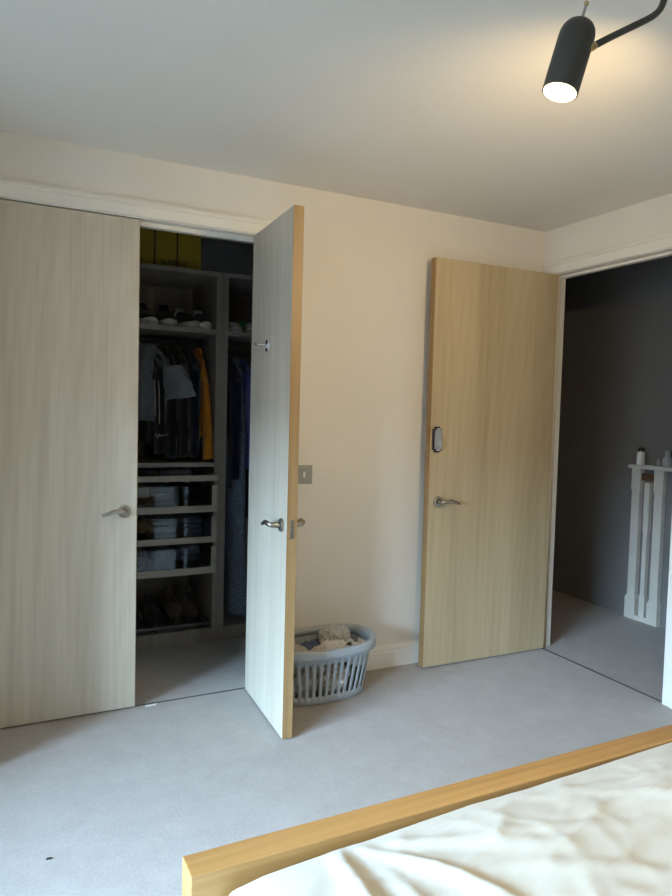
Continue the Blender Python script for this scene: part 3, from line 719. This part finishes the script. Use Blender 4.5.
crumple('crumpled_tshirt', bxx-.14, byy-.01, .185, .075, .085, .055, 1.2, 'l_beige', 'crumpled beige cloth at the left end of the laundry basket')
crumple('crumpled_shirt', bxx-.03, byy-.055, .175, .10, .055, .050, 3.1, 'l_beige', 'crumpled beige shirt at the front of the laundry basket')
crumple('crumpled_towel', bxx+.035, byy-.045, .195, .085, .055, .048, 4.9, 'l_white', 'crumpled white towel in the middle of the laundry basket', .3)
crumple('crumpled_shirt', bxx+.09, byy+.035, .215, .075, .062, .060, 6.7, 'l_grey', 'light grey shirt bunched at the top of the laundry basket', -.5)
crumple('black_sock', bxx+.10, byy-.035, .208, .036, .022, .020, 8.8, 'l_black', 'black sock lying on the light grey laundry', .4)
crumple('crumpled_tshirt', bxx+.145, byy-.02, .165, .050, .070, .052, 9.9, 'l_white', 'white cloth at the right end of the laundry basket')
crumple('crumpled_trousers', bxx-.03, byy+.055, .165, .13, .05, .048, 11.4, 'l_blue', 'slate blue clothes at the back of the laundry basket')
crumple('crumpled_bundle', bxx-.10, byy, .088, .085, .098, .080, 12.3, 'l_grey', 'light grey clothes at the bottom left of the laundry basket')
crumple('crumpled_bundle', bxx+.03, byy-.01, .088, .075, .105, .080, 13.6, 'l_white', 'white clothes at the bottom middle of the laundry basket')
crumple('crumpled_bundle', bxx+.13, byy, .085, .060, .090, .075, 15.2, 'l_green', 'green grey clothes at the bottom right of the laundry basket')

# ------------------------------------------------------------------ bed
bed = empty('bed', (-1.58, -2.8, 0), 0, 'oak bed frame with an open rectangular footboard', 'bed')
FX0, FX1, FYa, FYb, FZ = -2.351, -.80, -1.769, -1.709, .480
def bedpart(name, d, material, bevel=.002):
    dd = (d[0]+1.58, d[1]+1.58, d[2]+2.8, d[3]+2.8, d[4], d[5]); return bx(name, dd, material, bed, bevel=bevel)
bedpart('footboard_top_rail', (FX0, FX1, FYa, FYb, FZ-.055, FZ), 'oak')
bedpart('footboard_post', (FX0, FX0+.05, FYa, FYb, 0, FZ-.0552), 'oak_v'); bedpart('footboard_post', (FX1-.05, FX1, FYa, FYb, 0, FZ-.0552), 'oak_v')
bedpart('footboard_lower_rail', (FX0+.05, FX1-.05, FYa+.012, FYb-.012, .17, .29), 'oak')
bedpart('side_rail', (FX0+.008, FX0+.034, -3.95, FYa, .17, .29), 'oak_v'); bedpart('side_rail', (FX1-.034, FX1-.008, -3.95, FYa, .17, .29), 'oak_v')
bedpart('headboard', (FX0, FX1, -4.01, -3.95, .0, .95), 'oak')
for i in range(12):
    yy = -3.85+i*.178; bedpart('slat', (FX0+.034, FX1-.034, yy, yy+.07, .20, .215), 'oak', bevel=0)
M['mattress'] = fabric('white_mattress', (0.72, 0.68, 0.64), bump=.1)
bm = bmesh.new(); box(bm, -2.305, -.845, -3.94, -1.800, .2152, .425); finish(bm, bevel=.03, seg=4)
mt = obj('mattress', bm, 'mattress', None, smooth=True); tag(mt, 'white mattress showing at the foot corner of the bed', 'mattress')

def duvet_material():
    Mx = bpy.data.materials.new('striped_seersucker'); Mx.use_nodes = True
    n = Mx.node_tree; b = n.nodes['Principled BSDF']; b.inputs['Roughness'].default_value = .9; b.inputs['Specular IOR Level'].default_value = .15; b.inputs['Sheen Weight'].default_value = .15
    L = n.links.new
    t = n.nodes.new('ShaderNodeTexCoord'); mp = n.nodes.new('ShaderNodeMapping')
    L(t.outputs['UV'], mp.inputs[0])
    w = n.nodes.new('ShaderNodeTexWave'); w.bands_direction = 'Y'; w.inputs['Scale'].default_value = 0.314/.0058  ; w.inputs['Distortion'].default_value = 0.25; w.inputs['Detail'].default_value = 1
    L(mp.outputs[0], w.inputs['Vector'])
    r = n.nodes.new('ShaderNodeValToRGB'); r.color_ramp.elements[0].position = .30; r.color_ramp.elements[0].color = (.485, .485, .455, 1); r.color_ramp.elements[1].position = .62; r.color_ramp.elements[1].color = (.54, .51, .415, 1)
    L(w.outputs['Fac'], r.inputs[0]); L(r.outputs[0], b.inputs['Base Color'])
    no = n.nodes.new('ShaderNodeTexNoise'); no.inputs['Scale'].default_value = 90; L(mp.outputs[0], no.inputs['Vector'])
    a = n.nodes.new('ShaderNodeMath'); a.operation = 'ADD'; L(w.outputs['Fac'], a.inputs[0]); L(no.outputs['Fac'], a.inputs[1])
    bp = n.nodes.new('ShaderNodeBump'); bp.inputs['Strength'].default_value = .15; bp.inputs['Distance'].default_value = .0012
    L(a.outputs[0], bp.inputs['Height']); L(bp.outputs[0], b.inputs['Normal'])
    return Mx
M['duvet'] = duvet_material()
EDGE = [(-2.33, .438), (-2.29, .452), (-2.23, .463), (-2.14, .468), (-2.05, .470), (-1.92, .476), (-1.80, .482), (-1.66, .480), (-1.5, .484), (-1.2, .492), (-.85, .47)]
def sstep(a, b, x):
    t = max(0, min(1, (x-a)/(b-a))); return t*t*(3-2*t)
def ridge(x, y, p0, p1, wd, h):
    """a soft fold running from p0 to p1"""
    ax, ay = p1[0]-p0[0], p1[1]-p0[1]; l2 = ax*ax+ay*ay
    t = max(0, min(1, ((x-p0[0])*ax+(y-p0[1])*ay)/l2))
    d = math.hypot(x-p0[0]-t*ax, y-p0[1]-t*ay)
    return h*math.exp(-(d/wd)**2)*math.sin(PI*(.12+.76*t))
FOLDS = [((-2.10, -1.79), (-2.16, -2.20), .020, .034), ((-2.065, -1.79), (-1.90, -2.12), .018, .024), ((-2.06, -1.82), (-2.05, -2.3), .018, .014), ((-2.02, -1.81), (-1.75, -2.0), .022, .012),
         ((-1.95, -1.86), (-1.55, -2.02), .018, .010), ((-1.9, -1.98), (-1.5, -2.2), .02, .012), ((-1.7, -1.82), (-1.35, -1.90), .02, .010), ((-1.75, -1.92), (-1.2, -1.95), .017, .010),
         ((-1.85, -2.1), (-1.6, -2.45), .025, .014), ((-2.22, -1.84), (-2.20, -2.2), .016, .007), ((-1.6, -1.84), (-1.3, -2.1), .018, .010), ((-2.0, -2.1), (-1.9, -2.5), .022, .014)]
bm = bmesh.new(); uvl = bm.loops.layers.uv.new('UVMap')
DX0, DX1, DYa, DYb = -2.335, -.815, -3.4, -1.7725
NX, NY = 190, 200; grid = []
for j in range(NY+1):
    v = j/NY; row = []; y = DYb+(DYa-DYb)*(v**1.25)
    for i in range(NX+1):
        x = DX0+(DX1-DX0)*i/NX
        ze = lerp(EDGE, x)
        inl = DYb-y
        z = ze+.030*sstep(0, .25, inl)
        z += .006*noise.noise(Vector((x*5, y*5, .3)))*sstep(0, .1, inl)+.003*noise.noise(Vector((x*13, y*11, 2.3)))*sstep(0, .05, inl)
        cr_ = 0
        for fx, fy, am, sd in ((4.2, 11, .0035, 1.7), (9, 5.5, .0025, 5.1), (7, 19, .002, 8.2)):
            cr_ += am*max(0, 1-2.6*abs(noise.noise(Vector((x*fx+y*2.2, y*fy-x*3.1, sd)))))**2
        z += cr_*sstep(.0, .07, inl)
        for p0, p1, wd, hh in FOLDS: z += ridge(x, y, p0, p1, wd*.9, hh*.45)*sstep(-.01, .06, inl)
        e = min(x-DX0, DX1-x); z -= .17*(1-math.sqrt(max(0, 1-(1-min(1, e/.055))**2)))**1.0
        e2 = inl; z -= .05*(1-math.sqrt(max(0, 1-(1-min(1, e2/.022))**2)))
        row.append(bm.verts.new((x+.012*noise.noise(Vector((x*3, y*3, 7)))*sstep(0, .2, e), y, z)))
    grid.append(row)
for j in range(NY):
    for i in range(NX):
        f = bm.faces.new((grid[j][i], grid[j][i+1], grid[j+1][i+1], grid[j+1][i])); f.smooth = True
        for l in f.loops:
            c = l.vert.co; a = math.radians(14)
            bend = .05*noise.noise(Vector((c.x*2.2, c.y*2.2, 4.4)))
            l[uvl].uv = (c.x*math.cos(a)+c.y*math.sin(a)+c.z*.6, -c.x*math.sin(a)+c.y*math.cos(a)+bend+c.z*.6)
dv = obj('duvet', bm, 'duvet', None, smooth=True)
md = dv.modifiers.new('thick', 'SOLIDIFY'); md.thickness = .012; md.offset = -1
tag(dv, 'rumpled cream duvet with fine pale blue stripes on the bed', 'duvet')

# ------------------------------------------------------------------ ceiling spotlight
lampo = empty('ceiling_spotlight', (-1.33, -2.12, H), 0, 'black multi arm ceiling spotlight with a lit cylindrical head', 'ceiling light')
LB = Vector((-1.33, -2.12, H))
def lp_(p): return tuple(Vector(p)-LB)
bm = bmesh.new(); tube(bm, [(0, 0, 0), (0, 0, -.022), (0, 0, -.026)], [.06, .06, .054], 32); obj('ceiling_rose', bm, 'black', lampo)
def pix(u, v, d): return CAMP + d*(cf + cr*((u-336)/682.156) + cu*(-(v-448)/682.156))
def head(center_bottom, axis, arm_pts, power, pin=True):
    """axis points from the dome to the lens"""
    a = Vector(axis).normalized(); b0 = Vector(center_bottom); Lh = .128; r = .0300
    bm = bmesh.new(); prof = [(0, r*.90), (0, r), (.004, r)]
    pts = []; rad = []
    for s, q in ((-.004, r*.93), (-.004, r), (.0, r), (.02, r), (.06, r), (.09, r), (.098, r*.985), (.106, r*.91), (.113, r*.76), (.119, r*.50), (.122, r*.22), (.1225, r*.02)):
        pts.append(b0-a*s); rad.append(q)
    n = 32; up = Vector((0, 0, 1)); x = a.cross(up).normalized(); y = x.cross(a).normalized()
    loft(bm, [[Vector(lp_(p+q*(math.cos(2*PI*k/n)*x+math.sin(2*PI*k/n)*y))) for k in range(n)] for p, q in zip(pts, rad)])
    hd = obj('lamp_head', bm, 'black', lampo, smooth=True)
    hd.modifiers.new('es', 'EDGE_SPLIT').split_angle = math.radians(40)
    bm = bmesh.new(); loft(bm, [[Vector(lp_(b0+a*s+q*(math.cos(2*PI*k/n)*x+math.sin(2*PI*k/n)*y))) for k in range(n)] for s, q in ((.0042, .0272), (.0055, .0265), (.0065, .02), (.007, .004))])
    obj('lens', bm, 'lens', hd, smooth=True)
    if pin:
        e = b0-a*.122
        bm = bmesh.new(); tube(bm, [lp_(e+a*.004), lp_(e-a*.026)], .0024, 8); p_ = obj('pin', bm, 'steel', hd)
        bm = bmesh.new(); bmesh.ops.create_uvsphere(bm, u_segments=12, v_segments=8, radius=.0042)
        bmesh.ops.translate(bm, verts=bm.verts, vec=Vector(lp_(e-a*.029))); obj('pin_ball', bm, 'brass', hd, smooth=True)
    bm = bmesh.new(); tube(bm, [lp_(p) for p in arm_pts], .0058, 12); obj('arm', bm, 'black', lampo, smooth=True)
    bm = bmesh.new(); d = (Vector(arm_pts[1])-Vector(arm_pts[0])).normalized(); tube(bm, [lp_(Vector(arm_pts[0])-d*.004), lp_(Vector(arm_pts[0])+d*.012)], .0068, 14); obj('joint', bm, 'brass', lampo, smooth=True)
    ld = bpy.data.lights.new('spot_beam', 'SPOT'); ld.energy = LAMP_W*power; ld.color = LAMP_COL; ld.spot_size = math.radians(130); ld.spot_blend = .9; ld.shadow_soft_size = .026
    lo = bpy.data.objects.new('spot_beam', ld); C.objects.link(lo); lo.parent = lampo; lo.location = lp_(b0+a*.012)
    lo.rotation_euler = a.to_track_quat('-Z', 'Y').to_euler()
DL = 1.15
b0 = pix(560.5, 90, DL)
vw = (b0-CAMP).normalized(); di = pix(560.5, 90, 1)-pix(581, 22, 1); di = (di-di.dot(vw)*vw).normalized()
ax = (di*.87-vw*.50).normalized()
j0 = b0-ax*.072+cr*.0305-cu*.0
j0 = pix(590, 48, DL-.010)
arm = [j0, pix(610, 37.5, DL+.01), pix(640, 23, DL+.03)]
arm += bez(pix(640, 23, DL+.03), pix(655, 16, DL+.04), pix(661, 12, DL+.045), pix(664, 0, DL+.05), 6)[1:]
arm += [pix(668, -25, DL+.06)]
arm += bez(pix(668, -25, DL+.06), pix(675, -60, DL+.08), LB+Vector((-.10, .05, -.045)), LB+Vector((-.03, .01, -.018)), 8)[1:]
head(b0, ax, arm, .34)
h2 = LB+Vector((.22, -.10, -.30)); head(h2, (-.15, -.25, -1), [h2+Vector((.034, 0, .07)), h2+Vector((.06, .01, .12)), LB+Vector((.12, -.05, -.06)), LB+Vector((.03, -.01, -.018))], .60)
h3 = LB+Vector((.10, .28, -.26)); head(h3, (.12, 1.0, -.26), [h3+Vector((.034, -.06, .02)), h3+Vector((.05, -.10, .08)), LB+Vector((.06, .10, -.06)), LB+Vector((.01, .03, -.018))], .72)

# ------------------------------------------------------------------ landing: newel panel and the things on it
nw = empty('newel_panel', (LX, 0.09, 0), 0, 'white painted newel panel with two chunky posts on the dark landing', 'newel post')
def npost(yc):
    bm = bmesh.new(); prof = [(0, .037), (.13, .037), (.15, .028), (.80, .028), (.815, .032), (.945, .032)]
    w0 = .056
    loft(bm, [[(-.010-q*.9, yc-q, z), (-.004, yc-q, z), (-.004, yc+q, z), (-.010-q*.9, yc+q, z)] for z, q in prof]); return bm
obj('post', npost(.026), 'white_paint', nw); obj('post', npost(-.136), 'white_paint', nw)
bm = bmesh.new(); loft(bm, [[(-.036, -.056-q, z), (-.006, -.056-q, z), (-.006, -.056+q, z), (-.036, -.056+q, z)] for z, q in ((.03, .020), (.16, .020), (.17, .014), (.55, .014), (.56, .018), (.86, .018))]); obj('spindle', bm, 'white_paint', nw)
bx('base_rail', (-.040, -.004, -.098, -.012, 0, .030), 'white_paint', nw)
bx('top_ledge', (-.066, -.002, -.52, .066, .945, .968), 'white_paint', nw, bevel=.004)
M['brownbox'] = mat('dark_brown_leather', (0.10, 0.045, 0.02), 0.5)
bx('brown_plate', (-.030, -.010, -.102, -.008, .872, .915), 'brownbox', nw)
bt = empty('lotion_bottle', (LX-.036, .090, .968), 0, 'small white bottle with black cap on the landing newel', 'bottle')
bm = bmesh.new(); lathe(bm, [(.023, 0), (.025, .004), (.025, .072), (.021, .080), (.012, .083)], 20); obj('bottle_body', bm, 'white_plastic', bt, smooth=True)
bm = bmesh.new(); lathe(bm, [(.017, .083), (.018, .085), (.017, .103), (.013, .106)], 20); obj('cap', bm, 'black_plastic', bt, smooth=True)
M['jar_grey'] = mat('frosted_jar', (0.35, 0.36, 0.37), 0.25)
bt = empty('frosted_jar', (LX-.038, -.10, .968), 0, 'tall frosted jar at the right edge on the landing newel', 'jar')
bm = bmesh.new(); lathe(bm, [(.030, 0), (.032, .004), (.032, .050), (.018, .058), (.017, .095), (.014, .099)], 20); obj('jar_body', bm, 'jar_grey', bt, smooth=True)
bt = empty('small_jar', (LX-.038, -.038, .968), 0, 'tiny jar beside the tall frosted jar on the landing newel', 'jar')
bm = bmesh.new(); lathe(bm, [(.012, 0), (.013, .003), (.013, .030), (.008, .036), (.008, .046)], 16); obj('jar_body', bm, 'jar_grey', bt, smooth=True)

# small things on the carpet
bm = bmesh.new(); loft(bm, [[(-.024, -.004, .001), (.022, -.003, .001), (.026, .004, .001), (-.020, .005, .001)], [(-.024, -.004, .003), (.022, -.003, .004), (.026, .004, .006), (-.020, .005, .003)]])
o = obj('paper_scrap', bm, 'white_plastic', None, (-2.055, -.004, 0)); tag(o, 'tiny white paper scrap on the closet threshold', 'scrap')
bm = bmesh.new(); tube(bm, bez((-.007, 0, .003), (-.003, .003, .006), (.003, -.003, .005), (.008, .001, .003), 6), .0022, 6)
o = obj('lint_speck', bm, 'black_plastic', None, (-2.505, -0.875, 0), smooth=True); tag(o, 'dark speck of lint on the bedroom carpet', 'lint')
